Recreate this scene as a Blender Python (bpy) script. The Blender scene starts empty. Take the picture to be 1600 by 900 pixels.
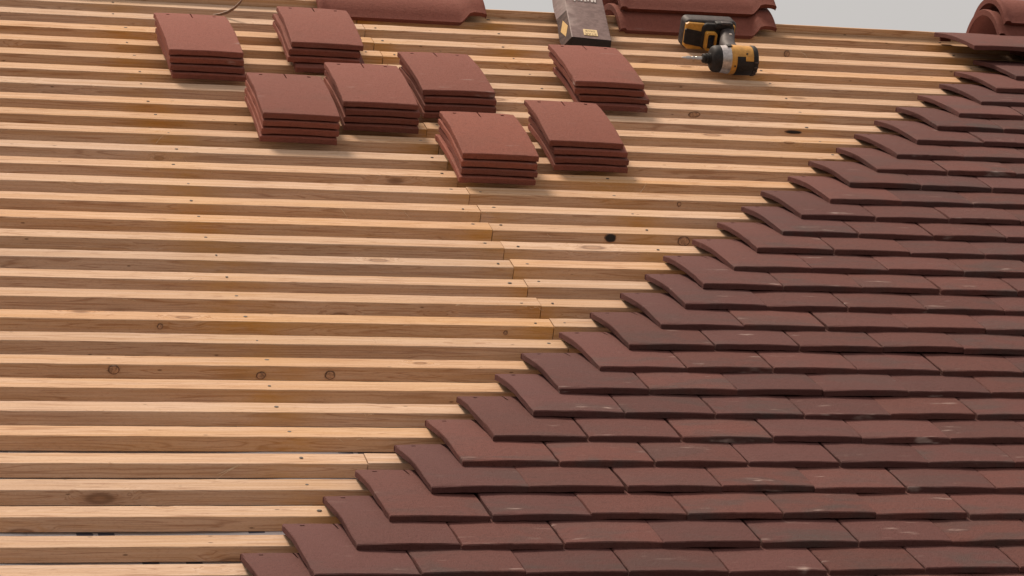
import bpy, math, random
from mathutils import Matrix, Vector, noise

random.seed(7)
SC = bpy.context.scene
COL = SC.collection
G = 0.1                                   # batten gauge in metres; roof lengths below are in gauges
rad = math.radians

# ------------------------------------------------------------------ roof frame
PITCH = 0.4516382                          # 25.9 degrees
ROOF_Z = 5.0
M_ROOF = Matrix.Translation((0, 0, ROOF_Z)) @ Matrix.Rotation(PITCH, 4, 'X')
# local x runs along the battens, y up the slope, z out of the roof; z = 0 is the top of the battens

# ------------------------------------------------------------------ camera
RR = Vector((0.9440807636, -0.2966550362, 0.1439003171))
RD = Vector((0.0164500689, -0.3935166726, -0.9191702909))
RF = Vector((0.3293036699, 0.8701381602, -0.3666315249))
CP = Vector((-16.759002, -71.518441, 22.537912)) * G
cam_d = bpy.data.cameras.new('camera')
cam = bpy.data.objects.new('camera', cam_d)
COL.objects.link(cam)
cm = Matrix.Identity(4)
for r in range(3):
    cm[r][0], cm[r][1], cm[r][2], cm[r][3] = RR[r], -RD[r], -RF[r], CP[r]
cam.matrix_world = M_ROOF @ cm
cam_d.sensor_width = 36
cam_d.lens = 36 * 4980.25 / 1600
cam_d.shift_x = (800 - 1132.15) / 1600
cam_d.shift_y = (510.16 - 450) / 1600
cam_d.clip_start = 0.1
cam_d.clip_end = 6000
SC.camera = cam

# ------------------------------------------------------------------ sky, sun, exposure
SUN_EL, SUN_AZ = rad(60), rad(-25)         # azimuth measured from +Y (up the roof) towards +X
w = bpy.data.worlds.new('World'); SC.world = w; w.use_nodes = True
nt = w.node_tree; nt.nodes.clear()
out = nt.nodes.new('ShaderNodeOutputWorld'); bg = nt.nodes.new('ShaderNodeBackground')
sky = nt.nodes.new('ShaderNodeTexSky'); sky.sky_type = 'NISHITA'; sky.sun_disc = False
sky.sun_elevation = SUN_EL; sky.sun_rotation = SUN_AZ
sky.air_density = 1.0; sky.dust_density = 4.0; sky.ozone_density = 1.0
hs = nt.nodes.new('ShaderNodeHueSaturation'); hs.inputs['Saturation'].default_value = 0.25
mx = nt.nodes.new('ShaderNodeMix'); mx.data_type = 'RGBA'
mx.inputs['Factor'].default_value = 0.82
# even cloud cover, brightest overhead as an overcast sky is: (1 + 2 sin h) / 3
tcw = nt.nodes.new('ShaderNodeTexCoord'); sx = nt.nodes.new('ShaderNodeSeparateXYZ'); nt.links.new(tcw.outputs['Generated'], sx.inputs[0])
mr = nt.nodes.new('ShaderNodeMapRange'); nt.links.new(sx.outputs[2], mr.inputs['Value'])
for k_, v_ in zip(('From Min', 'From Max', 'To Min', 'To Max'), (0, 1, 1, 1.7)):
    mr.inputs[k_].default_value = v_
vm = nt.nodes.new('ShaderNodeVectorMath'); vm.operation = 'SCALE'
vm.inputs[0].default_value = (5.55, 5.25, 5.0); nt.links.new(mr.outputs[0], vm.inputs['Scale'])
nt.links.new(vm.outputs[0], mx.inputs[7])
nt.links.new(sky.outputs['Color'], hs.inputs['Color'])
nt.links.new(hs.outputs['Color'], mx.inputs[6])
nt.links.new(mx.outputs[2], bg.inputs['Color'])
bg.inputs['Strength'].default_value = 0.1
nt.links.new(bg.outputs[0], out.inputs['Surface'])

sun_d = bpy.data.lights.new('sun', 'SUN'); sun = bpy.data.objects.new('sun', sun_d); COL.objects.link(sun)
sun_d.energy = 4.7; sun_d.angle = rad(16); sun_d.color = (1.0, 0.84, 0.68)
sd = Vector((math.sin(SUN_AZ) * math.cos(SUN_EL), math.cos(SUN_AZ) * math.cos(SUN_EL), math.sin(SUN_EL)))
sun.rotation_euler = (-sd).to_track_quat('-Z', 'Y').to_euler()
sun.location = (0, 0, 20)
SC.view_settings.view_transform = 'Standard'
SC.view_settings.look = 'None'
SC.view_settings.exposure = 0.0
SC.view_settings.gamma = 1.0
SC.view_settings.use_curve_mapping = False
SC.cycles.max_bounces = 5
SC.cycles.diffuse_bounces = 3

# ------------------------------------------------------------------ helpers
def mesh_obj(name, verts, faces, mats, parent=None, smooth=None, face_mats=None):
    me = bpy.data.meshes.new(name)
    me.from_pydata([tuple(v) for v in verts], [], faces)
    for m in (mats if isinstance(mats, (list, tuple)) else [mats]):
        me.materials.append(m)
    if face_mats:
        me.polygons.foreach_set('material_index', face_mats)
    me.validate()
    me.update()
    if smooth is not None:
        me.polygons.foreach_set('use_smooth', [True] * len(me.polygons))
        me.set_sharp_from_angle(angle=rad(smooth))
    return link(name, me, parent)

def link(name, data, parent=None):
    o = bpy.data.objects.new(name, data)
    COL.objects.link(o)
    if parent is not None:
        o.parent = parent
    return o

def empty(name, mat=None):
    o = bpy.data.objects.new(name, None)
    COL.objects.link(o)
    o.empty_display_size = 0.05
    if mat is not None:
        o.matrix_world = mat
    return o

def tag(o, label, cat, group=None):
    o['label'] = label
    o['category'] = cat
    if group:
        o['group'] = group
    return o

def P(u, v, z=0.0):
    return Vector((u * G, v * G, z * G))

def box_data(x0, x1, y0, y1, z0, z1, b=0.0):
    """box with chamfered edges"""
    if b <= 0:
        V = [(x, y, z) for x in (x0, x1) for y in (y0, y1) for z in (z0, z1)]
        F = [(0, 1, 3, 2), (4, 6, 7, 5), (0, 4, 5, 1), (2, 3, 7, 6), (0, 2, 6, 4), (1, 5, 7, 3)]
        return V, F
    import bmesh
    bm = bmesh.new()
    bmesh.ops.create_cube(bm, size=1)
    for v in bm.verts:
        v.co = Vector((x0 + (v.co.x + .5) * (x1 - x0), y0 + (v.co.y + .5) * (y1 - y0), z0 + (v.co.z + .5) * (z1 - z0)))
    bmesh.ops.bevel(bm, geom=bm.edges[:], offset=b, segments=3, affect='EDGES', profile=.5)
    bm.verts.index_update()
    V = [v.co.copy() for v in bm.verts]; F = [[v.index for v in f.verts] for f in bm.faces]
    bm.free()
    return V, F

def merge(*parts):
    V, F = [], []
    for v, f in parts:
        n = len(V)
        V += list(v); F += [[i + n for i in q] for q in f]
    return V, F

def lathe_x(profile, n=40, a0=0.0, a1=2 * math.pi, cy=0.0, cz=0.0, sq=1.0, cap=True):
    """revolve (x, r) round the X axis; sq != 1 squashes in z"""
    full = abs(a1 - a0 - 2 * math.pi) < 1e-6
    m = n if full else n + 1
    V, F = [], []
    for x, r in profile:
        for k in range(m):
            a = a0 + (a1 - a0) * k / n
            V.append((x, cy + r * math.cos(a), cz + sq * r * math.sin(a)))
    for i in range(len(profile) - 1):
        for k in range(n):
            k2 = (k + 1) % m if full else k + 1
            F.append((i * m + k, i * m + k2, (i + 1) * m + k2, (i + 1) * m + k))
    if full and cap:
        F.append(tuple(range(m))[::-1])
        F.append(tuple((len(profile) - 1) * m + k for k in range(m)))
    return V, F

def rrect(w, h, r, n=6):
    pts = []
    for cx, cy, a in ((w / 2 - r, h / 2 - r, 0), (-w / 2 + r, h / 2 - r, 90), (-w / 2 + r, -h / 2 + r, 180), (w / 2 - r, -h / 2 + r, 270)):
        for k in range(n + 1):
            t = rad(a + 90 * k / n)
            pts.append((cx + r * math.cos(t), cy + r * math.sin(t)))
    return pts

def prism_y(pts, y0, y1, ch=0.0):
    """outline in x, z extruded along y; the -y end is chamfered"""
    n = len(pts)
    cx = sum(p[0] for p in pts) / n; cz = sum(p[1] for p in pts) / n
    def ring(y, s):
        o = []
        for x, z in pts:
            d = math.hypot(x - cx, z - cz)
            k = max(0.0, (d - s) / d)
            o.append((cx + (x - cx) * k, y, cz + (z - cz) * k))
        return o
    rings = [ring(y0, ch), ring(y0 + ch * .35, ch * .35), ring(y0 + ch, 0), ring(y1, 0)] if ch > 0 else [ring(y0, 0), ring(y1, 0)]
    V = [p for r in rings for p in r]
    F = []
    for i in range(len(rings) - 1):
        for k in range(n):
            F.append((i * n + k, i * n + (k + 1) % n, (i + 1) * n + (k + 1) % n, (i + 1) * n + k))
    F.append(tuple(range(n))[::-1]); F.append(tuple((len(rings) - 1) * n + k for k in range(n)))
    return V, F

def frame_y(outer, inner, y0, y1):
    n = len(outer)
    V = [(x, y0, z) for x, z in outer] + [(x, y0, z) for x, z in inner] + [(x, y1, z) for x, z in outer] + [(x, y1, z) for x, z in inner]
    F = []
    for k in range(n):
        j = (k + 1) % n
        F += [(k, j, n + j, n + k), (k, 2 * n + k, 2 * n + j, j), (n + k, n + j, 3 * n + j, 3 * n + k), (2 * n + k, 3 * n + k, 3 * n + j, 2 * n + j)]
    return V, F

def loft(sections):
    n = len(sections[0]); V = [p for s in sections for p in s]; F = []
    for i in range(len(sections) - 1):
        for k in range(n):
            F.append((i * n + k, i * n + (k + 1) % n, (i + 1) * n + (k + 1) % n, (i + 1) * n + k))
    F.append(tuple(range(n))[::-1]); F.append(tuple((len(sections) - 1) * n + k for k in range(n)))
    return V, F

# ------------------------------------------------------------------ materials
class NT:
    def __init__(s, name):
        s.m = bpy.data.materials.new(name); s.m.use_nodes = True
        s.t = s.m.node_tree; s.b = s.t.nodes['Principled BSDF']
    def n(s, typ, **kw):
        o = s.t.nodes.new(typ)
        for k, v in kw.items():
            setattr(o, k, v)
        return o
    def l(s, a, b):
        s.t.links.new(a, b)
    def val(s, x, inp):
        if isinstance(x, (int, float)):
            inp.default_value = x
        elif isinstance(x, (tuple, list)):
            inp.default_value = x
        else:
            s.l(x, inp)
    def math(s, op, a, b=0.0, c=0.0, clamp=False):
        o = s.n('ShaderNodeMath', operation=op, use_clamp=clamp)
        s.val(a, o.inputs[0]); s.val(b, o.inputs[1]); s.val(c, o.inputs[2])
        return o.outputs[0]
    def vmath(s, op, a, b):
        o = s.n('ShaderNodeVectorMath', operation=op)
        s.val(a, o.inputs[0]); s.val(b, o.inputs[1])
        return o.outputs[0]
    def mix(s, f, a, b):
        o = s.n('ShaderNodeMix', data_type='RGBA')
        s.val(f, o.inputs[0]); s.val(a, o.inputs[6]); s.val(b, o.inputs[7])
        return o.outputs[2]
    def ramp(s, x, lo, hi, a=0.0, b=1.0):
        o = s.n('ShaderNodeMapRange'); o.clamp = True; o.interpolation_type = 'SMOOTHSTEP'
        s.val(x, o.inputs['Value'])
        for k, v in zip(('From Min', 'From Max', 'To Min', 'To Max'), (lo, hi, a, b)):
            o.inputs[k].default_value = v
        return o.outputs[0]
    def noise(s, vec, scale, detail=3.0, rough=.5, dist=0.0):
        o = s.n('ShaderNodeTexNoise'); o.inputs['Scale'].default_value = scale
        o.inputs['Detail'].default_value = detail; o.inputs['Roughness'].default_value = rough
        o.inputs['Distortion'].default_value = dist
        s.l(vec, o.inputs['Vector'])
        return o.outputs['Fac']
    def bump(s, h, strength, dist):
        o = s.n('ShaderNodeBump'); o.inputs['Strength'].default_value = strength; o.inputs['Distance'].default_value = dist
        s.l(h, o.inputs['Height'])
        s.l(o.outputs[0], s.b.inputs['Normal'])
    def coords(s, seeded=True):
        tc = s.n('ShaderNodeTexCoord').outputs['Object']
        if not seeded:
            return tc, None, tc
        r = s.n('ShaderNodeObjectInfo').outputs['Random']
        cb = s.n('ShaderNodeCombineXYZ')
        s.l(s.math('MULTIPLY', r, 37.0), cb.inputs[0]); s.l(s.math('MULTIPLY', r, 91.0), cb.inputs[1]); s.l(s.math('MULTIPLY', r, 53.0), cb.inputs[2])
        return s.vmath('ADD', tc, cb.outputs[0]), r, tc

def plain(name, col, rough=.6, metal=0.0, spec=.5, var=.15, scale=60.0, bump=.0):
    m = NT(name); v, r, tc = m.coords()
    n = m.noise(v, scale, 4, .6)
    dark = tuple(c * (1 - var) for c in col) + (1,); lite = tuple(min(1, c * (1 + var)) for c in col) + (1,)
    m.l(m.mix(m.ramp(n, .3, .7), dark, lite), m.b.inputs['Base Color'])
    m.b.inputs['Roughness'].default_value = rough; m.b.inputs['Metallic'].default_value = metal
    m.b.inputs['Specular IOR Level'].default_value = spec
    if bump:
        m.bump(m.noise(v, scale * 8, 2), bump, .0005)
    return m.m

def pine_material(name, sap, dark, knots=True):
    m = NT(name); v, r, tc = m.coords()
    # knots: sparse cells along the batten
    kv = m.vmath('MULTIPLY', v, (5.5, 13.0, 13.0))
    vo = m.n('ShaderNodeTexVoronoi'); vo.feature = 'F1'; vo.inputs['Scale'].default_value = 1.0
    m.l(kv, vo.inputs['Vector']); kd = vo.outputs['Distance']
    cellr = m.n('ShaderNodeSeparateColor'); m.l(vo.outputs['Color'], cellr.inputs[0])
    has = m.math('GREATER_THAN', cellr.outputs[0], .66)
    size = m.math('MULTIPLY_ADD', cellr.outputs[1], .11, .05)
    nk = m.math('DIVIDE', kd, size)
    core = m.math('MULTIPLY', m.ramp(nk, .75, 1.15, 1, 0), has)
    ring = m.math('MULTIPLY', m.math('MULTIPLY', m.ramp(nk, .7, .95, 0, 1), m.ramp(nk, 1.0, 1.35, 1, 0)), has)
    halo = m.math('MULTIPLY', m.ramp(nk, .8, 3.6, 1, 0), has)
    # grain: stretched noise swirling round the knots
    sw = m.math('MULTIPLY', halo, .012)
    cb = m.n('ShaderNodeCombineXYZ'); m.l(sw, cb.inputs[1]); m.l(sw, cb.inputs[2])
    gv = m.vmath('ADD', v, cb.outputs[0])
    g1 = m.noise(m.vmath('MULTIPLY', gv, (3.0, 130.0, 130.0)), 1.0, 4, .6, .6)
    g2 = m.noise(m.vmath('MULTIPLY', gv, (1.2, 42.0, 42.0)), 1.0, 2, .5, 1.2)
    fine = m.noise(m.vmath('MULTIPLY', v, (60.0, 900.0, 900.0)), 1.0, 2, .6)
    band = m.math('ABSOLUTE', m.math('SINE', m.math('MULTIPLY', g2, 34.0)))
    col = m.mix(m.ramp(g1, .35, .72), sap + (1,), tuple(c * k for c, k in zip(sap, (.86, .76, .62))) + (1,))
    col = m.mix(m.math('MULTIPLY', m.ramp(band, .0, .6, 1, 0), .55), col, dark + (1,))
    # resin-yellow and grey patches, one tone per batten
    pat = m.noise(m.vmath('MULTIPLY', v, (2.2, 9.0, 9.0)), 1.0, 3, .55)
    col = m.mix(m.math('MULTIPLY', m.ramp(pat, .50, .75), .35), col, (.51, .31, .15, 1))
    pat2 = m.noise(m.vmath('MULTIPLY', m.vmath('ADD', v, (5.3, 1.7, 9.1)), (1.6, 60.0, 60.0)), 1.0, 3, .6)
    col = m.mix(m.math('MULTIPLY', m.ramp(pat2, .55, .8), .15), col, (.31, .23, .165, 1))
    saw = m.noise(m.vmath('MULTIPLY', v, (140.0, 420.0, 420.0)), 1.0, 3, .7)
    col = m.mix(m.math('MULTIPLY', m.ramp(saw, .5, .72), .30), col, dark + (1,))
    col = m.mix(m.math('MULTIPLY', m.math('MULTIPLY', m.ramp(nk, .8, 1.9, 1, 0), has), .30), col, dark + (1,))
    col = m.mix(m.math('MULTIPLY', core, .5), col, (.24, .115, .05, 1))
    col = m.mix(m.math('MULTIPLY', ring, .5), col, (.10, .045, .022, 1))
    at = m.n('ShaderNodeAttribute'); at.attribute_name = 'amber_tint'
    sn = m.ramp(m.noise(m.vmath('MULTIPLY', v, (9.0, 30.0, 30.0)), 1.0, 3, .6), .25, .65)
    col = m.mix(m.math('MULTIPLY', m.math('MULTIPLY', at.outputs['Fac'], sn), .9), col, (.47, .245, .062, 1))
    # small pin specks
    sp = m.n('ShaderNodeTexVoronoi'); sp.inputs['Scale'].default_value = 1.0
    m.l(m.vmath('MULTIPLY', v, (22.0, 60.0, 60.0)), sp.inputs['Vector'])
    sr = m.n('ShaderNodeSeparateColor'); m.l(sp.outputs['Color'], sr.inputs[0])
    speck = m.math('MULTIPLY', m.ramp(sp.outputs['Distance'], .05, .13, 1, 0), m.math('GREATER_THAN', sr.outputs[0], .86))
    col = m.mix(m.math('MULTIPLY', speck, .75), col, (.09, .045, .02, 1))
    hv = m.n('ShaderNodeHueSaturation'); hv.inputs['Saturation'].default_value = 1.0
    m.l(m.math('MULTIPLY_ADD', r, .14, .92), hv.inputs['Value']); m.l(col, hv.inputs['Color'])
    m.l(m.math('MULTIPLY_ADD', m.math('FRACT', m.math('MULTIPLY', r, 7.31)), .2, .9), hv.inputs['Saturation'])
    m.l(hv.outputs[0], m.b.inputs['Base Color'])
    m.b.inputs['Roughness'].default_value = .78; m.b.inputs['Specular IOR Level'].default_value = .25
    m.bump(fine, .6, .0010)
    return m.m

def clay_material(name, red, grey, smear=1.0):
    m = NT(name); v, r, tc = m.coords()
    xyz = m.n('ShaderNodeSeparateXYZ'); m.l(tc, xyz.inputs[0])
    tail = m.ramp(xyz.outputs[1], -.27, -.10, 1, 0)              # lower, exposed half of the tile
    big = m.noise(m.vmath('MULTIPLY', v, (7.0, 16.0, 7.0)), 1.0, 4, .6, .4)
    streak = m.noise(m.vmath('MULTIPLY', v, (8.0, 60.0, 30.0)), 1.0, 4, .6)
    grit = m.noise(v, 420.0, 3, .75)
    mid = m.noise(v, 120.0, 4, .65)
    base = m.mix(m.ramp(m.math('FRACT', m.math('MULTIPLY', r, 5.7)), 0, 1), red + (1,), tuple(c * k for c, k in zip(red, (.84, .90, 1.0))) + (1,))
    f = m.math('MULTIPLY', m.ramp(big, .42, .68), m.math('MULTIPLY_ADD', tail, .75 * smear, .10))
    f = m.math('MULTIPLY', f, m.math('MULTIPLY_ADD', m.math('FRACT', m.math('MULTIPLY', r, 13.3)), .9, .25), clamp=True)
    col = m.mix(f, base, grey + (1,))
    col = m.mix(m.math('MULTIPLY', m.ramp(mid, .45, .70), .4), col, tuple(c * .62 for c in red) + (1,))
    col = m.mix(m.math('MULTIPLY', m.ramp(grit, .50, .66), .6), col, tuple(c * .45 for c in red) + (1,))
    # pale scuffs, thin and along the tail
    sc_mask = m.math('MULTIPLY', m.ramp(streak, .60, .72), m.ramp(m.noise(m.vmath('MULTIPLY', v, (16.0, 30.0, 16.0)), 1.0, 2), .52, .66))
    sc_mask = m.math('MULTIPLY', sc_mask, m.math('MULTIPLY_ADD', tail, .65, .15))
    col = m.mix(sc_mask, col, (.34, .25, .22, 1))
    hv = m.n('ShaderNodeHueSaturation')
    m.l(m.math('MULTIPLY_ADD', r, .30, .85), hv.inputs['Value']); m.l(col, hv.inputs['Color'])
    m.l(hv.outputs[0], m.b.inputs['Base Color'])
    m.b.inputs['Roughness'].default_value = .78; m.b.inputs['Specular IOR Level'].default_value = .13
    m.bump(m.math('ADD', grit, mid), .8, .0014)
    return m.m

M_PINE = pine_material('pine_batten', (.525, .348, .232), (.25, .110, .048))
M_END = pine_material('pine_sliver', (.74, .55, .36), (.5, .3, .15))
M_CLAY = clay_material('clay_tile', (.114, .041, .033), (.066, .043, .039))
M_CLAY2 = clay_material('clay_tile_loose', (.238, .076, .051), (.15, .068, .050), .6)
M_RIDGE = clay_material('clay_ridge', (.195, .060, .041), (.13, .055, .042), .5)
M_NAIL = plain('nail_steel', (.10, .08, .065), .45, .6)
M_KNOT = plain('knot_wood', (.33, .18, .095), .7, var=.4, scale=200, bump=.4)
M_KRING = plain('knot_bark', (.13, .066, .036), .8, var=.4, scale=200)
M_HOLE = plain('knot_hole', (.012, .008, .006), .9)
M_RAFT = pine_material('pine_rafter', (.55, .36, .2), (.3, .15, .07))

def underlay_material():
    m = NT('roof_underlay'); v, r, tc = m.coords(False)
    n = m.noise(v, 45.0, 4, .6)
    col = m.mix(n, (.55, .51, .51, 1), (.68, .64, .64, 1))
    # repeating blue print on the sheet
    br = m.n('ShaderNodeTexBrick'); br.inputs['Scale'].default_value = 1.0
    br.offset = .37; br.inputs['Brick Width'].default_value = .034; br.inputs['Row Height'].default_value = .021
    br.inputs['Mortar Size'].default_value = .004
    br.inputs['Color1'].default_value = (0, 0, 0, 1); br.inputs['Color2'].default_value = (1, 1, 1, 1)
    m.l(v, br.inputs['Vector'])
    sep = m.n('ShaderNodeSeparateColor'); m.l(br.outputs['Color'], sep.inputs[0])
    pr = m.math('MULTIPLY', m.math('GREATER_THAN', sep.outputs[0], .68), m.math('SUBTRACT', 1.0, br.outputs['Fac']))
    zone = m.ramp(m.noise(m.vmath('MULTIPLY', v, (2.4, 2.4, 1)), 1.0, 1), .46, .52)
    col = m.mix(m.math('MULTIPLY', m.math('MULTIPLY', pr, zone), .9), col, (.045, .055, .10, 1))
    m.l(col, m.b.inputs['Base Color']); m.b.inputs['Roughness'].default_value = .7
    m.bump(m.noise(v, 260.0, 2), .3, .0006)
    return m.m
M_UNDER = underlay_material()

# ------------------------------------------------------------------ ground far below
def ground():
    m = NT('ground_earth'); v, r, tc = m.coords(False)
    n = m.noise(v, .6, 6, .6)
    m.l(m.mix(n, (.035, .045, .022, 1), (.075, .065, .05, 1)), m.b.inputs['Base Color']); m.b.inputs['Roughness'].default_value = .9
    s = 2500
    o = mesh_obj('ground', [(-s, -s, 0), (s, -s, 0), (s, s, 0), (-s, s, 0)], [(0, 1, 2, 3)], m.m)
    o['kind'] = 'structure'
ground()

# ------------------------------------------------------------------ the roof and its carcass
roof = empty('roof', M_ROOF)
tag(roof, 'pitched roof half stripped to bare pine battens, brown clay tiles laid on its right side', 'roof')

BA, BH = .393, .264                        # batten width along the slope and height
RAFTERS = [-17.9, -11.87, -5.85, 0.0, 3.32, 9.36, 15.4, 21.4]
ROW0, ROW1 = -1, 32
U_LEFT, U_RIGHT = -18.4, 23.0

def underlay():
    V, F = [], []
    us = [U_LEFT + i * .25 for i in range(int((U_RIGHT - U_LEFT) / .25) + 1)]
    vs = [-33.6 + j * .5 for j in range(70)]
    for vv in vs:
        for u in us:
            d = min(abs(u - r) for r in RAFTERS)
            sag = .05 * (1 - math.exp(-(d / 1.3) ** 2)) + .04 * noise.noise((u * .5, vv * .5, 3))
            V.append(P(u, min(vv, 1.25), -BH - .012 - max(0, sag)))
    n = len(us)
    for j in range(len(vs) - 1):
        for i in range(n - 1):
            F.append((j * n + i, j * n + i + 1, (j + 1) * n + i + 1, (j + 1) * n + i))
    mesh_obj('underlay', V, F, M_UNDER, roof, smooth=60)
    # the same sheet dressed down the far slope, seen only from beyond the ridge
    c, s = math.cos(2 * PITCH), math.sin(2 * PITCH)
    a = P(U_LEFT, 1.9, -.20); b = P(U_RIGHT, 1.9, -.20); d = Vector((0, c, -s)) * 3.4
    mesh_obj('underlay', [a, b, b + d, a + d], [(0, 1, 2, 3)], M_UNDER, roof)
underlay()

for r in RAFTERS:
    V, F = box_data(*(x * G for x in (r - .22, r + .22, -33.5, 1.2, -1.5, -BH - .02)))
    mesh_obj('rafter', V, F, M_RAFT, roof)

batten_frames = {}
def batten(row, u0, u1):
    rnd = random.Random(row * 131 + int(u0 * 10))
    n = max(8, int((u1 - u0) * 3.0))
    vj = rnd.uniform(-.026, .026); tw = rnd.uniform(-.0012, .0012)
    wv = rnd.uniform(-.012, .012); hv = rnd.uniform(-.008, .008)
    cx = (u0 + u1) / 2; seed = rnd.uniform(0, 99)
    b = .012
    sect = [(-BA / 2, -BH), (-BA / 2, -b), (-BA / 2 + b, 0), (BA / 2 - b, 0), (BA / 2, -b), (BA / 2, -BH)]
    V, F = [], []
    for i in range(n + 1):
        u = u0 + (u1 - u0) * i / n
        for k, (a, z) in enumerate(sect):
            na = .010 * noise.noise((u * 1.9 + seed, (k // 3) * 7.1, row)) + .012 * noise.noise((u * .22 + seed, 1.0, row))
            nz = .006 * noise.noise((u * 1.7 + seed, (k // 3) * 5.3, row + 50))
            V.append(((u - cx) * G, (a + na + math.copysign(wv, a)) * G, (z + (nz + hv if z > -BH else 0)) * G))
    s = len(sect)
    for i in range(n):
        for k in range(s):
            j = (k + 1) % s
            F.append((i * s + k, (i + 1) * s + k, (i + 1) * s + j, i * s + j))
    F.append(tuple(range(s))); F.append(tuple(n * s + k for k in range(s))[::-1])
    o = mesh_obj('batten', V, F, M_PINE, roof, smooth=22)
    # amber tint where the batten is nailed over a rafter, weaker on top
    st = o.data.attributes.new('amber_tint', 'FLOAT', 'POINT')
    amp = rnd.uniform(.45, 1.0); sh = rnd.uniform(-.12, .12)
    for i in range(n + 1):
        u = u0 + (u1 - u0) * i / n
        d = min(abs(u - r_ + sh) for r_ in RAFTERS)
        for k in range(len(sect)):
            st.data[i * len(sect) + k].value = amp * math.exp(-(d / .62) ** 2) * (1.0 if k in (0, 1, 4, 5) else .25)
    o.location = P(cx, -row + vj, 0); o.rotation_euler = (0, 0, tw)
    batten_frames.setdefault(row, []).append((u0, u1, o))

for row in range(ROW0, ROW1 + 1):
    rnd = random.Random(row)
    if row <= 19:
        cuts = [U_LEFT + rnd.uniform(-.3, .3), rnd.uniform(-.02, .05), U_RIGHT + rnd.uniform(-.2, .2)]
    elif row == 24:
        cuts = [U_LEFT, -4.78, U_RIGHT]
    else:
        cuts = [U_LEFT + rnd.uniform(-.3, .3), rnd.choice((3.32, 9.36)) + rnd.uniform(-.03, .03), U_RIGHT]
    for a, b in zip(cuts[:-1], cuts[1:]):
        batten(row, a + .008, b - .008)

# ridge board standing a little proud of the top batten
def ridge_board():
    n = 60; V, F = [], []
    for i in range(n + 1):
        u = U_LEFT + (U_RIGHT - U_LEFT) * i / n
        w_ = .010 * noise.noise((u * .8, 2, 1))
        t = .10 + .003 * (u - 9)
        for a, z in ((1.225, -1.5), (1.225 + w_, .185 + w_), (1.235 + w_, .20 + w_), (1.27, .20 + w_), (1.48, .09), (1.48, -1.5)):
            V.append(P(u, a, z))
    for i in range(n):
        for k in range(6):
            j = (k + 1) % 6
            F.append((i * 6 + k, (i + 1) * 6 + k, (i + 1) * 6 + j, i * 6 + j))
    F.append(tuple(range(6))); F.append(tuple(n * 6 + k for k in range(6))[::-1])
    mesh_obj('ridge_board', V, F, M_PINE, roof, smooth=35)
ridge_board()

# nail heads: hundreds, each smaller than a few pixels
def nails():
    V, F = [], []
    def disc(c, r, h, dr):
        n = 8; k0 = len(V)
        for k in range(n):
            a = 2 * math.pi * k / n
            V.append(c + Vector((r * math.cos(a) * dr, r * math.sin(a), 0)))
        for k in range(n):
            a = 2 * math.pi * k / n
            V.append(c + Vector((r * .8 * math.cos(a) * dr, r * .8 * math.sin(a), h)))
        for k in range(n):
            j = (k + 1) % n
            F.append((k0 + k, k0 + j, k0 + n + j, k0 + n + k))
        F.append(tuple(k0 + n + k for k in range(n)))
    rnd = random.Random(4)
    for row in range(ROW0, ROW1 + 1):
        for q, r in enumerate(RAFTERS):
            spots = [r + rnd.uniform(-.12, .12)]
            if abs(r) < .01 and row <= 19:
                spots = [r - .28 + rnd.uniform(-.06, .06), r + .30 + rnd.uniform(-.06, .06)]
            for u in spots:
                disc(P(u, -row + rnd.uniform(-.09, .09), .004), rnd.uniform(.0022, .0031), .0006, rnd.uniform(1.0, 1.7))
    o = mesh_obj('nail_heads', V, F, M_NAIL, roof); o['kind'] = 'stuff'
nails()

# raised wood hairs and slivers left by the saw along the batten edges
def slivers():
    V, F = [], []
    rnd = random.Random(12)
    def sliver(base, L, ang, curl, wd, tilt):
        n = 5; k0 = len(V)
        for i in range(n + 1):
            t = i / n
            a = ang + curl * t
            p = base + Vector((math.cos(a) * L * t, -math.sin(tilt) * abs(math.sin(a)) * L * t, math.sin(a) * L * t * math.cos(tilt)))
            ww = wd * (1 - .8 * t)
            V.append(p + Vector((0, 0, ww))); V.append(p - Vector((0, 0, ww))); V.append(p + Vector((0, -ww, 0)))
        for i in range(n):
            for k in range(3):
                j = (k + 1) % 3
                F.append((k0 + i * 3 + k, k0 + i * 3 + j, k0 + i * 3 + 3 + j, k0 + i * 3 + 3 + k))
    for row in range(0, 30):
        for q in range(rnd.randint(3, 7)):
            u = rnd.uniform(-12, 15)
            cl = rnd.randint(1, 4)
            for c in range(cl):
                b = P(u + rnd.uniform(-.25, .25), -row - BA / 2 - .004, -rnd.uniform(0, .03))
                sliver(b, rnd.uniform(.006, .017), rnd.choice((1, -1)) * rnd.uniform(.1, 1.2) - (math.pi if rnd.random() < .5 else 0), rnd.uniform(-.8, .8), rnd.uniform(.0003, .0007), rnd.uniform(.1, .9))
    for row, u, L, ang, curl in ((8, -6.05, .026, 1.25, -.2), (10, 4.05, .034, 1.1, .15), (12, -2.9, .03, -.75, -.2), (12, -1.6, .018, -1.0, .2), (24, -6.9, .05, -2.75, .15), (24, -6.95, .04, -2.6, -.1), (0, 11.3, .03, 2.0, .5), (-1, 11.6, .035, -.9, .6), (-1, 11.2, .03, -1.2, -.5), (9, -5.6, .02, -2.2, .9)):
        sliver(P(u, -row - BA / 2 - .006, -.02 if ang < 0 else -.2), L, ang, curl, .0013, .3)
    o = mesh_obj('wood_slivers', V, F, M_END, roof); o['kind'] = 'stuff'
slivers()

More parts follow.
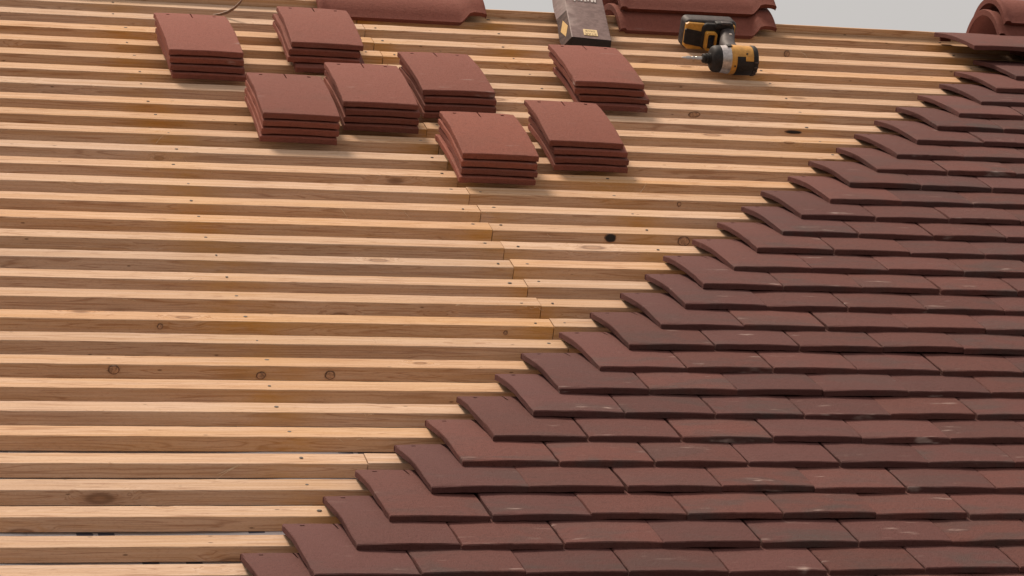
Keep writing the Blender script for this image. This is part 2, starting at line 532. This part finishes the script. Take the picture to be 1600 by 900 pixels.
# knots that can be picked out on the batten fronts
def knot(row, u, z, ru, rz, hole=False):
    par = next((o for a, b, o in batten_frames[row] if a <= u <= b))
    n = 28; V, F, fm = [], [], []
    loc = P(u, -row - BA / 2, z) - P(par.location.x / G, par.location.y / G, 0)
    loc.y = (-BA / 2 - .028) * G
    rnd = random.Random(int(u * 100))
    prof = [(1.06, .030), (1.0, .004), (.86, .006), (.80, .002), (.35, .000)]
    for s, d in prof:
        for k in range(n):
            a = 2 * math.pi * k / n
            w_ = 1 + .05 * math.sin(2 * a + u) + .03 * math.sin(5 * a + 2 * u)
            V.append(loc + Vector((ru * s * w_ * math.cos(a) * G, d * G, min(rz * s * w_ * math.sin(a), -.006 - z) * G)))
    for i in range(len(prof) - 1):
        for k in range(n):
            j = (k + 1) % n
            F.append((i * n + k, i * n + j, (i + 1) * n + j, (i + 1) * n + k)); fm.append(1 if i < 2 else 0)
    F.append(tuple((len(prof) - 1) * n + k for k in range(n))); fm.append(0)
    mesh_obj('knot', V, F, [M_HOLE if hole else M_KNOT, M_KRING], par, face_mats=fm)
for a in ((13, 2.53, -.10, .12, .10, True), (13, 4.12, -.13, .135, .105), (6, 8.9, -.09, .20, .04, True), (20, -8.49, -.09, .10, .082),
          (20, -4.65, -.15, .085, .085), (20, -5.89, -.17, .08, .07), (18, -.91, -.135, .04, .04), (11, 4.62, -.075, .045, .05),
          (5, 6.79, -.10, .14, .07), (0, 10.75, -.11, .075, .085), (18, -7.39, -.12, .05, .05)):
    knot(*a)

# ------------------------------------------------------------------ plain clay tiles
TW, TL, TT = 1.642, 2.65, .118             # width, length, thickness in gauges
def tile_mesh(name, seed, mat, L=TL, camber=.068, cross=.012, TT=TT):
    rnd = random.Random(seed)
    w2 = TW / 2; b = .016
    hx, hy, hr = .53, -.17, .038           # nail holes and the maker's scored line at the head
    xs = [-w2, -w2 + b, -hx - hr, -hx + hr, -.30, -.014, .014, .30, hx - hr, hx + hr, w2 - b, w2]
    ys = [0, -b, hy + hr, hy - hr, -.42, -.75, -1.1, -1.45, -1.8, -2.1, -2.35, -2.52, -L + b, -L]
    if L < 2.3:
        ys = [0, -b, hy + hr, hy - hr, -.42, -.7, -1.0, -1.3, -1.5, -L + b, -L]
    nx, ny = len(xs), len(ys)
    def zc(x, y):
        s = -y / L
        return 4 * camber * s * (1 - s) + cross * (1 - (x / w2) ** 2)
    V, F = [], []
    edge = {}
    for j, y in enumerate(ys):
        for i, x in enumerate(xs):
            bd = (i in (0, nx - 1)) or (j in (0, ny - 1))
            jx = rnd.uniform(-.009, .009) if i in (0, nx - 1) else 0
            jy = rnd.uniform(-.005, .005) if j in (0, ny - 1) else 0
            jz = rnd.uniform(-.003, .003)
            V.append(((x + jx) * G, (y + jy) * G, (TT + zc(x, y) + jz - (b * .9 if bd else 0)) * G))
            edge[(i, j)] = (jx, jy)
    nt_ = len(V)
    for j, y in enumerate(ys):
        for i, x in enumerate(xs):
            jx, jy = edge[(i, j)]
            bd = (i in (0, nx - 1)) or (j in (0, ny - 1))
            V.append(((x + jx) * G, (y + jy) * G, (zc(x, y) + rnd.uniform(-.004, .004) + (.012 + rnd.uniform(-.012, .010) if bd else 0)) * G))
    I = lambda i, j: j * nx + i
    pits = {(2, 2): .09, (8, 2): .09}
    for j in range(0, 4):
        pits.setdefault((5, j), .035) if j in (1, 2, 3) else None
    for j in range(ny - 1):
        for i in range(nx - 1):
            q = [I(i, j), I(i, j + 1), I(i + 1, j + 1), I(i + 1, j)]
            d = pits.get((i, j))
            if d is None:
                F.append(q)
            else:
                k0 = len(V)
                for t in q:
                    x, y, z = V[t]; V.append((x, y, z - d * G))
                for k in range(4):
                    F.append((q[k], q[(k + 1) % 4], k0 + (k + 1) % 4, k0 + k))
                F.append((k0, k0 + 1, k0 + 2, k0 + 3))
            F.append([t + nt_ for t in q][::-1])
    for i in range(nx - 1):
        F.append((I(i, 0), I(i + 1, 0), I(i + 1, 0) + nt_, I(i, 0) + nt_))
        F.append((I(i + 1, ny - 1), I(i, ny - 1), I(i, ny - 1) + nt_, I(i + 1, ny - 1) + nt_))
    for j in range(ny - 1):
        F.append((I(0, j + 1), I(0, j), I(0, j) + nt_, I(0, j + 1) + nt_))
        F.append((I(nx - 1, j), I(nx - 1, j + 1), I(nx - 1, j + 1) + nt_, I(nx - 1, j) + nt_))
    # two hanging nibs under the head
    for s in (-1, 1):
        v, f = box_data(*(q * G for q in (s * .52 - .14, s * .52 + .14, -.085, -.004, -.10, .06)))
        n0 = len(V); V += v; F += [[t + n0 for t in q] for q in f]
    me = bpy.data.meshes.new(name)
    me.from_pydata([tuple(v) for v in V], [], F)
    me.materials.append(mat); me.validate(); me.update()
    me.polygons.foreach_set('use_smooth', [True] * len(me.polygons))
    me.set_sharp_from_angle(angle=rad(28))
    return me

LAID = [tile_mesh('roof_tile', s, M_CLAY) for s in range(5)]
CU = [15.55, 14.634, 13.848, 12.91, 11.972, 11.053, 10.183, 9.388, 8.385, 7.551, 6.586, 5.834, 4.969, 4.125, 3.192, 2.524, 1.725, 0.844, -0.029,
      -1.025, -1.752, -2.694, -3.486, -4.247, -5.126, -5.845, -6.70, -7.53, -8.4, -9.2, -10.1]     # left edge of courses hung on batten 1, 2, ...
Z_TAIL = .462                              # underside of the tail above the battens
def u_frame_right(v):
    return 17.3 + (v + 0) * .41

def lay(row, u_left, first_extra=0, mesh_set=LAID, L=TL, z_tail=Z_TAIL, head=.28, count=None, zh=.0):
    rnd = random.Random(1000 + row)
    v_head = -row + head
    u = u_left; k = 0
    lim = u_frame_right(-row - 2.4) + 3.6
    lift = rnd.uniform(-.006, .012)
    while u < lim and (count is None or k < count):
        o = link('roof_tile', mesh_set[rnd.randrange(len(mesh_set))], roof)
        lift = .6 * lift + rnd.uniform(-.012, .020)
        tilt = math.atan2(z_tail + lift - zh, L)
        rot = Matrix.Rotation(-tilt, 4, 'X') @ Matrix.Rotation(rnd.gauss(0, .0075), 4, 'Y') @ Matrix.Rotation(rnd.gauss(0, .0045), 4, 'Z')
        o.matrix_local = Matrix.Translation(P(u + .83, v_head + rnd.uniform(-.02, .02), zh)) @ rot
        u += 1.66 + rnd.uniform(-.010, .016); k += 1
for i, cu in enumerate(CU):
    lay(i + 1, cu)
lay(0, 16.98)
lay(-1, 15.12, z_tail=.66, head=.0, zh=.16)

# ------------------------------------------------------------------ loose tiles, four to a stack
LOOSE = [tile_mesh('loose_tile', 80 + s, M_CLAY2, TT=.128) for s in range(4)]
GROUPS = 'loose tiles stacked on the battens'
STACKS = [  # centre u, centre v of the top tile, angle, (du, dv) of the tiles below it from second to bottom, where it is
    (-4.44, -3.03, -.7, ((.03, -.06), (.05, -.10), (.09, -.16)), 'far left stack'),
    (-1.49, -2.10, -2.6, ((-.07, -.05), (-.08, -.10), (.08, -.28)), 'stack below the lone ridge tile'),
    (-3.02, -7.06, -1.7, ((.0, -.02), (.0, -.03), (-.01, -.08)), 'stack touching the far left stack'),
    (-1.11, -6.10, -1.9, ((.04, -.04), (.03, -.05), (.06, -.12)), 'central stack of the upper left group'),
    (.83, -5.06, .3, ((.05, -.04), (.05, -.09), (.03, -.12)), 'rightmost stack of the upper left group'),
    (.85, -9.13, -2.0, ((-.02, -.03), (.0, -.05), (-.05, -.10)), 'lowest stack'),
    (3.00, -8.14, -2.2, ((.09, -.07), (.12, -.12), (.12, -.14)), 'right stack of the lower pair'),
    (4.63, -4.02, -1.1, ((.03, -.03), (.16, -.06), (.13, -.16)), 'stack under the dark box'),
]
ORD = ['top', 'second from top', 'third from top', 'bottom']
SPC = .166
for si, (cu, cv, ang, offs, where) in enumerate(STACKS):
    rnd = random.Random(si + 300)
    for k in range(4):
        du, dv = (0, 0) if k == 0 else offs[k - 1]
        o = link('loose_tile', LOOSE[(si + k) % 4])
        a = rad(ang + (rnd.uniform(-.9, .9) if k else 0))
        c, s = math.cos(a), math.sin(a)
        z = .006 + SPC * (3 - k)
        # origin is the middle of the head: half a tile up the slope from the centre
        u0 = cu + du - (TL / 2) * s; v0 = cv + dv + (TL / 2) * c
        o.matrix_world = M_ROOF @ Matrix.Translation(P(u0, v0, z)) @ Matrix.Rotation(a, 4, 'Z') @ Matrix.Rotation(rnd.uniform(-.004, .004), 4, 'Y')
        tag(o, '%s red clay tile of the %s' % (ORD[k], where), 'roof tile', GROUPS)

# ------------------------------------------------------------------ ridge tiles
def ridge_tile(name, u0, L, foot_v, foot_z, roll, label, yaw=0.0):
    """segmental ridge tile with a raised collar at its right end, straddling the ridge"""
    chord, rise, t = 2.34, .80, .12
    Rr = (chord ** 2 / 4 + rise ** 2) / (2 * rise)
    half = math.asin(chord / 2 / Rr)
    n = 28
    st = [(0, .015), (.02, .03), (.12, .03), (.17, .0), (.3, 0), (L * .4, 0), (L * .7, 0), (L - .66, 0), (L - .60, .015), (L - .50, .09), (L - .43, .15), (L - .32, .17), (L - .12, .165), (L - .02, .15), (L, .13)]
    V, F = [], []
    m = n + 1
    rnd = random.Random(int(u0 * 10))
    for x, off in st:
        for shell in (0, 1):
            for k in range(m):
                hh = half * (1 - .75 * max(0, off)); a = -hh + 2 * hh * k / n
                lip = .025 * math.exp(-((abs(a) - hh) / .05) ** 2)
                r = Rr + off - (t + (.02 if off < .05 else 0) if shell else 0) + (lip if not shell else 0) + rnd.uniform(-.002, .002)
                V.append((x * G, r * math.sin(a) * G, (r * math.cos(a) - (Rr - rise) + .0) * G))
    S = 2 * m
    for i in range(len(st) - 1):
        for k in range(n):
            F.append((i * S + k, (i + 1) * S + k, (i + 1) * S + k + 1, i * S + k + 1))
            F.append((i * S + m + k, i * S + m + k + 1, (i + 1) * S + m + k + 1, (i + 1) * S + m + k))
        for k in (0, n):
            q = (i * S + k, (i + 1) * S + k, (i + 1) * S + m + k, i * S + m + k)
            F.append(q if k else q[::-1])
    e = (len(st) - 1) * S
    for k in range(n):
        F.append((k, k + 1, m + k + 1, m + k)); F.append((e + k, e + m + k, e + m + k + 1, e + k + 1))
    o = mesh_obj(name, V, F, M_RIDGE, smooth=40)
    # local y of the near foot is -chord / 2
    o.matrix_world = M_ROOF @ Matrix.Translation(P(u0, foot_v, foot_z)) @ Matrix.Rotation(rad(yaw), 4, 'Z') @ Matrix.Rotation(-PITCH + rad(roll), 4, 'X') @ Matrix.Translation((0, chord / 2 * G, 0))
    tag(o, label, 'ridge tile', 'half-round ridge tiles laid along the ridge')
    return o
ridge_tile('ridge_tile', -.92, 4.1, .62, .03, 0, 'single red clay ridge tile above the upper left tile stacks', -.6)
ridge_tile('ridge_tile', 6.62, 4.1, .62, .03, 0, 'lower of two ridge tiles stacked behind the impact driver', .5)
ridge_tile('ridge_tile', 6.72, 4.1, 1.12, .44, -3, 'upper of two ridge tiles stacked behind the impact driver', .6)
ridge_tile('ridge_tile', 16.85, 4.35, .80, .34, 0, 'lower of two nested ridge tiles at the top right corner', 0)
ridge_tile('ridge_tile', 17.05, 4.35, 1.0, .62, 0, 'upper of two nested ridge tiles at the top right corner', 0)

# ------------------------------------------------------------------ screw box lying below the ridge
def screw_box():
    m = NT('worn_black_card'); v, r, tc = m.coords(False)
    n1 = m.noise(v, 60, 5, .65); n2 = m.noise(m.vmath('MULTIPLY', v, (1, .25, 1)), 320, 3, .7)
    col = m.mix(m.ramp(n1, .35, .7), (.115, .072, .066, 1), (.175, .115, .106, 1))
    col = m.mix(m.math('MULTIPLY', m.ramp(n2, .68, .76), .35), col, (.3, .23, .2, 1))
    m.l(col, m.b.inputs['Base Color']); m.b.inputs['Roughness'].default_value = .55
    m.bump(n1, .35, .002)
    m.b.inputs['Specular IOR Level'].default_value = .12
    card = m.m
    dark = plain('black_card_end', (.012, .008, .008), .7, var=.4, scale=120)
    yellow = plain('yellow_print', (.42, .24, .045), .6, var=.12, scale=200)
    cream = plain('cream_print', (.52, .37, .17), .6, var=.10, scale=200)
    white = plain('worn_white_print', (.36, .31, .29), .6, var=.2, scale=200)
    brown = plain('brown_print', (.16, .085, .03), .6)
    b = empty('screw_box', M_ROOF @ Matrix.Translation(P(4.90, -1.0, .02)) @ Matrix.Rotation(rad(-9.5), 4, 'Z') @ Matrix.Rotation(rad(6.0), 4, 'X'))
    tag(b, 'worn black cardboard screw box with a yellow label, lying below the ridge', 'box')
    W, L, T = .96, 3.3, .31
    # body with a crushed, splayed left side
    nseg = 12; V, F, fm = [], [], []
    for i in range(nseg + 1):
        y = L * i / nseg
        k = .20 + .012 * math.sin(i * .9) - .03 * (i == 0)
        bul = .02 * math.sin(math.pi * i / nseg) + .006 * math.sin(i * 2.1)
        sec = [(-k, 0), (-k - .03, .02), (.0 - .01, T - .012), (.012, T), (.3, T + bul), (.66, T + bul), (W - .012, T), (W, T - .012), (W + .01, .02), (W, 0)]
        V += [P(x, y, z) for x, z in sec]
    S = 10
    for i in range(nseg):
        for k in range(S):
            j = (k + 1) % S
            F.append((i * S + k, (i + 1) * S + k, (i + 1) * S + j, i * S + j)); fm.append(2 if k in (0, 1, 8, 9) and i < 6 else 0)
    F.append(tuple(range(S))); fm.append(1); F.append(tuple(nseg * S + k for k in range(S))[::-1]); fm.append(1)
    F = [tuple(q)[::-1] for q in F]
    mesh_obj('carton', V, F, [card, dark, plain('brown_card_print', (.055, .030, .024), .7, spec=.08, var=.45, scale=70)], b, smooth=25, face_mats=fm)
    # end flap, slightly bent
    V, F = box_data(*(q * G for q in (.03, W - .01, -.022, -.004, .012, T - .02)))
    mesh_obj('end_flap', V, F, dark, b)
    # label: yellow sheet, brown lettering read from the ridge side
    V, F = box_data(*(q * G for q in (.30, .64, .14, .50, T + .012, T + .020)))
    lab = mesh_obj('label', V, F, cream, b)
    for body, size, x, y in (('STAR', .0135, .470, .225), ('DRIVE', .0100, .470, .40)):
        cu = bpy.data.curves.new('lettering', 'FONT'); cu.body = body; cu.size = size * 1.05; cu.align_x = 'CENTER'; cu.align_y = 'CENTER'
        cu.extrude = .00012; cu.space_character = 1.0
        t = bpy.data.objects.new('lettering', cu); COL.objects.link(t)
        dg = bpy.context.evaluated_depsgraph_get()
        me = bpy.data.meshes.new_from_object(t.evaluated_get(dg)); bpy.data.objects.remove(t)
        me.materials.clear(); me.materials.append(brown)
        o = link('lettering', me, lab)
        o.matrix_local = Matrix.Translation(P(x, y, T + .0225)) @ Matrix.Rotation(math.pi, 4, 'Z') @ Matrix.Diagonal((.86, 1.15, 1, 1))
    # torn white brand strokes near the far end of the lid
    rnd = random.Random(3)
    parts = []
    for k in range(7):
        x = .22 + k * .085
        a = box_data(*(q * G for q in (x, x + .035 + .02 * (k % 2), 2.15 + .1 * rnd.random(), 2.75 + .2 * rnd.random(), T + .026, T + .032)))
        sh = [(p[0] + (p[1] - .22) * rnd.uniform(-.10, .12), p[1], p[2]) for p in a[0]]
        parts.append((sh, a[1]))
    V, F = merge(*parts)
    mesh_obj('brand_strokes', V, F, white, b)
    # yellow diamond on the sloping left side
    def side(s, y, d=.006):
        x = -.01 - (.215) * s; z = T - .012 - (T - .03) * s
        nx, nz = -.62, .78
        return P(x + nx * d, y, z + nz * d)
    Vd = [side(.45, 1.25, .012), side(.12, .75, .012), side(.45, .28, .012), side(.80, .75, .012)]
    Vb = [side(.45, 1.25, -.005), side(.12, .75, -.005), side(.45, .28, -.005), side(.80, .75, -.005)]
    mesh_obj('warning_diamond', Vd + Vb, [(0, 1, 2, 3), (0, 4, 5, 1), (1, 5, 6, 2), (2, 6, 7, 3), (3, 7, 4, 0)], yellow, b)
screw_box()

# ------------------------------------------------------------------ impact driver lying on its side
def impact_driver():
    yel = plain('yellow_plastic', (.50, .235, .035), .5, var=.18, scale=90, bump=.15)
    blk = plain('black_rubber', (.016, .012, .011), .65, spec=.3, var=.4, scale=140, bump=.3)
    gry = plain('dusty_grey_plastic', (.050, .038, .036), .62, spec=.3, var=.35, scale=80, bump=.2)
    alu = plain('cast_aluminium', (.42, .38, .37), .42, .75, var=.22, scale=130, bump=.25)
    ste = plain('bright_steel', (.45, .41, .38), .28, .9)
    scr = plain('dark_screw', (.05, .03, .02), .5, .5)
    led = plain('dark_lens', (.015, .017, .024), .15)
    pap = plain('worn_sticker', (.55, .45, .38), .6, var=.3, scale=300)
    # local x along the barrel towards its rear, y along the handle towards the battery, z up from the battens
    d = empty('impact_driver', M_ROOF @ Matrix.Translation(P(7.98, -2.36, 0)))
    tag(d, 'yellow and black cordless impact driver lying on the top battens', 'power tool')
    C = .0365
    def add(name, VF, mat, par=d, sm=35):
        return mesh_obj(name, VF[0], VF[1], mat, par, smooth=sm)
    def lx(prof, **k):
        return lathe_x(prof, cz=C, **k)
    add('driver_bit', lx([(-.072, .0004), (-.070, .0015), (-.066, .0024), (-.060, .0026), (-.059, .0042), (-.050, .0042), (-.049, .0032), (-.046, .0032), (-.045, .0042), (-.040, .0042), (-.039, .0034), (-.036, .0034), (-.035, .0042), (-.012, .0042)], n=6), ste, sm=20)
    add('chuck', lx([(-.020, .006), (-.019, .0105), (-.015, .0115), (-.0145, .0095), (-.012, .0095), (-.0115, .0125), (-.007, .0125), (-.0065, .010), (-.004, .010), (-.0035, .0135), (.002, .014), (.004, .012), (.006, .012)], n=32), blk)
    add('nose_guard', lx([(.000, .015), (.001, .020), (.002, .0255), (.005, .0295), (.010, .0318), (.016, .0325), (.0225, .0325), (.0235, .031)], n=44), blk)
    add('gear_case', lx([(.0225, .0318), (.026, .0325), (.034, .0335), (.044, .0345), (.0455, .0345)], n=44), alu)
    add('collar_tab', box_data(.038, .050, -.008, .006, C + .0325, C + .0365, .001), blk)
    body = add('motor_housing', lx([(.045, .0338), (.046, .0352), (.050, .0357), (.075, .0352), (.095, .0345), (.1015, .0338), (.1025, .0325)], n=48), yel)
    # rubber side panel on the half that faces away from the handle
    A = rad(150); B = rad(262)
    V, F = [], []
    prof = [(.0585, .0345), (.0585, .0366), (.060, .0371), (.086, .0366), (.1005, .0360), (.1020, .0352), (.1020, .034)]
    add('side_panel', lathe_x(prof, n=22, a0=A, a1=B, cz=C), blk)
    add('rear_cap', lx([(.1005, .030), (.101, .0352), (.103, .0362), (.110, .0355), (.113, .0335), (.1145, .028), (.115, .012)], n=44), blk)
    for k in range(5):                        # vent ribs of the cap
        a = rad(170 + k * 20)
        y = .0355 * math.cos(a); z = C + .0355 * math.sin(a)
        add('vent_rib', box_data(.1025, .1125, y - .0022, y + .0022, z - .0018, z + .0018, .0006), gry)
    def screw(x, ang, r=.0362):
        a = rad(ang); u_ = Vector((0, math.cos(a), math.sin(a)))
        V, F = lathe_x([(-.001, .0023), (.0008, .0023), (.0012, .0016)], n=10)
        q = u_.to_track_quat('X', 'Z')
        V = [q @ Vector(p) + u_ * r + Vector((x, 0, C)) for p in V]
        add('screw', (V, F), scr)
    screw(.0535, 188); screw(.083, 148); screw(.083, 137)
    # yellow tongue over the side panel and a red-orange mark below it
    add('housing_tab', lathe_x([(.079, .0355), (.079, .0378), (.099, .0368), (.099, .035)], n=8, a0=rad(146), a1=rad(166), cz=C), yel)
    add('rating_mark', lathe_x([(.074, .0352), (.074, .0362), (.094, .0358), (.094, .0345)], n=8, a0=rad(263), a1=rad(278), cz=C), plain('orange_mark', (.5, .11, .03), .5))
    # handle: rounded sections leaning slightly forward
    secs = []
    for y, x, wx, wz in ((.018, .068, .046, .050), (.040, .070, .041, .044), (.065, .072, .039, .041), (.095, .074, .040, .042), (.125, .082, .038, .046), (.148, .090, .036, .054), (.166, .094, .036, .060), (.176, .094, .036, .062)):
        secs.append([(x + a, y, C + b) for a, b in rrect(wx, wz, min(wx, wz) * .42, 7)][::-1])
    add('handle', loft(secs), gry)
    add('trigger', box_data(.038, .056, .036, .062, C - .009, C + .009, .005), blk)
    add('sticker', box_data(.086, .093, .126, .143, C + .0190, C + .0240, .0006), pap)
    # foot of the handle: a dark bridge that carries the lamp panel and the latch
    X = .027
    foot = add('handle_foot', prism_y([(x + .044 + X, z + C + .002) for x, z in rrect(.084, .066, .014)], .166, .186, .004), blk)
    add('lamp_bezel', frame_y([(x + .0235 + X, z + C - .006) for x, z in rrect(.0275, .046, .0055)], [(x + .0235 + X, z + C - .006) for x, z in rrect(.0185, .036, .0035)], .150, .168), yel, foot)
    add('lamp_lens', prism_y([(x + .0235 + X, z + C - .006) for x, z in rrect(.0195, .037, .0035)], .156, .169, 0), led, foot)
    for k in range(3):
        add('button', prism_y([(x + .0235 + X, z + C - .018 + k * .0115) for x, z in rrect(.009, .006, .002)], .1545, .157, .0006), led, foot)
    add('latch', box_data(.034 + X, .078 + X, .158, .180, C + .024, C + .0405, .004), blk, foot)
    add('latch_grip', box_data(.046 + X, .070 + X, .155, .170, C + .036, C + .0430, .002), gry, foot)
    # battery: dark shell, yellow front bow with a black panel, all facing the barrel
    bat = add('battery', prism_y([(x + .028 + X, z + C + .002) for x, z in rrect(.134, .076, .013)], .180, .218, .006), gry)
    bow = [(-.038, .0660), (-.031, .0705), (.019, .0690), (.020, .006), (.013, .0025), (-.029, .0030), (-.0385, .011)]
    pan = [(-.0395, .053), (-.036, .0555), (.008, .0485), (.0115, .045), (.0105, .014), (.006, .0105), (-.035, .0165), (-.0395, .0195)]
    add('battery_bow', prism_y([(x + X, z) for x, z in bow[::-1]], .172, .184, .0025), yel, bat, 25)
    add('battery_panel', prism_y([(x + X, z) for x, z in pan[::-1]], .1695, .176, .001), blk, bat, 25)
    add('battery_edge', prism_y([(x + .0835 + X, z + C + .012) for x, z in rrect(.010, .040, .004)], .172, .184, .002), yel, bat)
impact_driver()

# ------------------------------------------------------------------ bent strip sticking up near the top left
def bent_strip():
    m = plain('weathered_sliver', (.16, .085, .05), .75, var=.35, scale=150)
    V, F = [], []
    pts = [(-3.52, .30, .02, .012), (-3.36, .27, .05, .05), (-3.2, .24, .12, .06), (-3.05, .22, .24, .05), (-2.93, .22, .38, .04), (-2.86, .22, .52, .03), (-2.83, .24, .62, .012)]
    for u, v, z, wd in pts:
        V += [P(u - .012, v - .02, z + wd / 2), P(u + .012, v - .02, z - wd / 2), P(u + .012, v + .02, z - wd / 2), P(u - .012, v + .02, z + wd / 2)]
    n = len(pts)
    for i in range(n - 1):
        for k in range(4):
            j = (k + 1) % 4
            F.append((i * 4 + k, i * 4 + j, i * 4 + 4 + j, i * 4 + 4 + k))
    F.append((3, 2, 1, 0)); F.append(tuple((n - 1) * 4 + k for k in range(4)))
    o = mesh_obj('wood_sliver', V, F, m, smooth=50)
    o.matrix_world = M_ROOF
    tag(o, 'curved dark wood sliver sticking up from the top battens at upper left', 'wood sliver')
bent_strip()
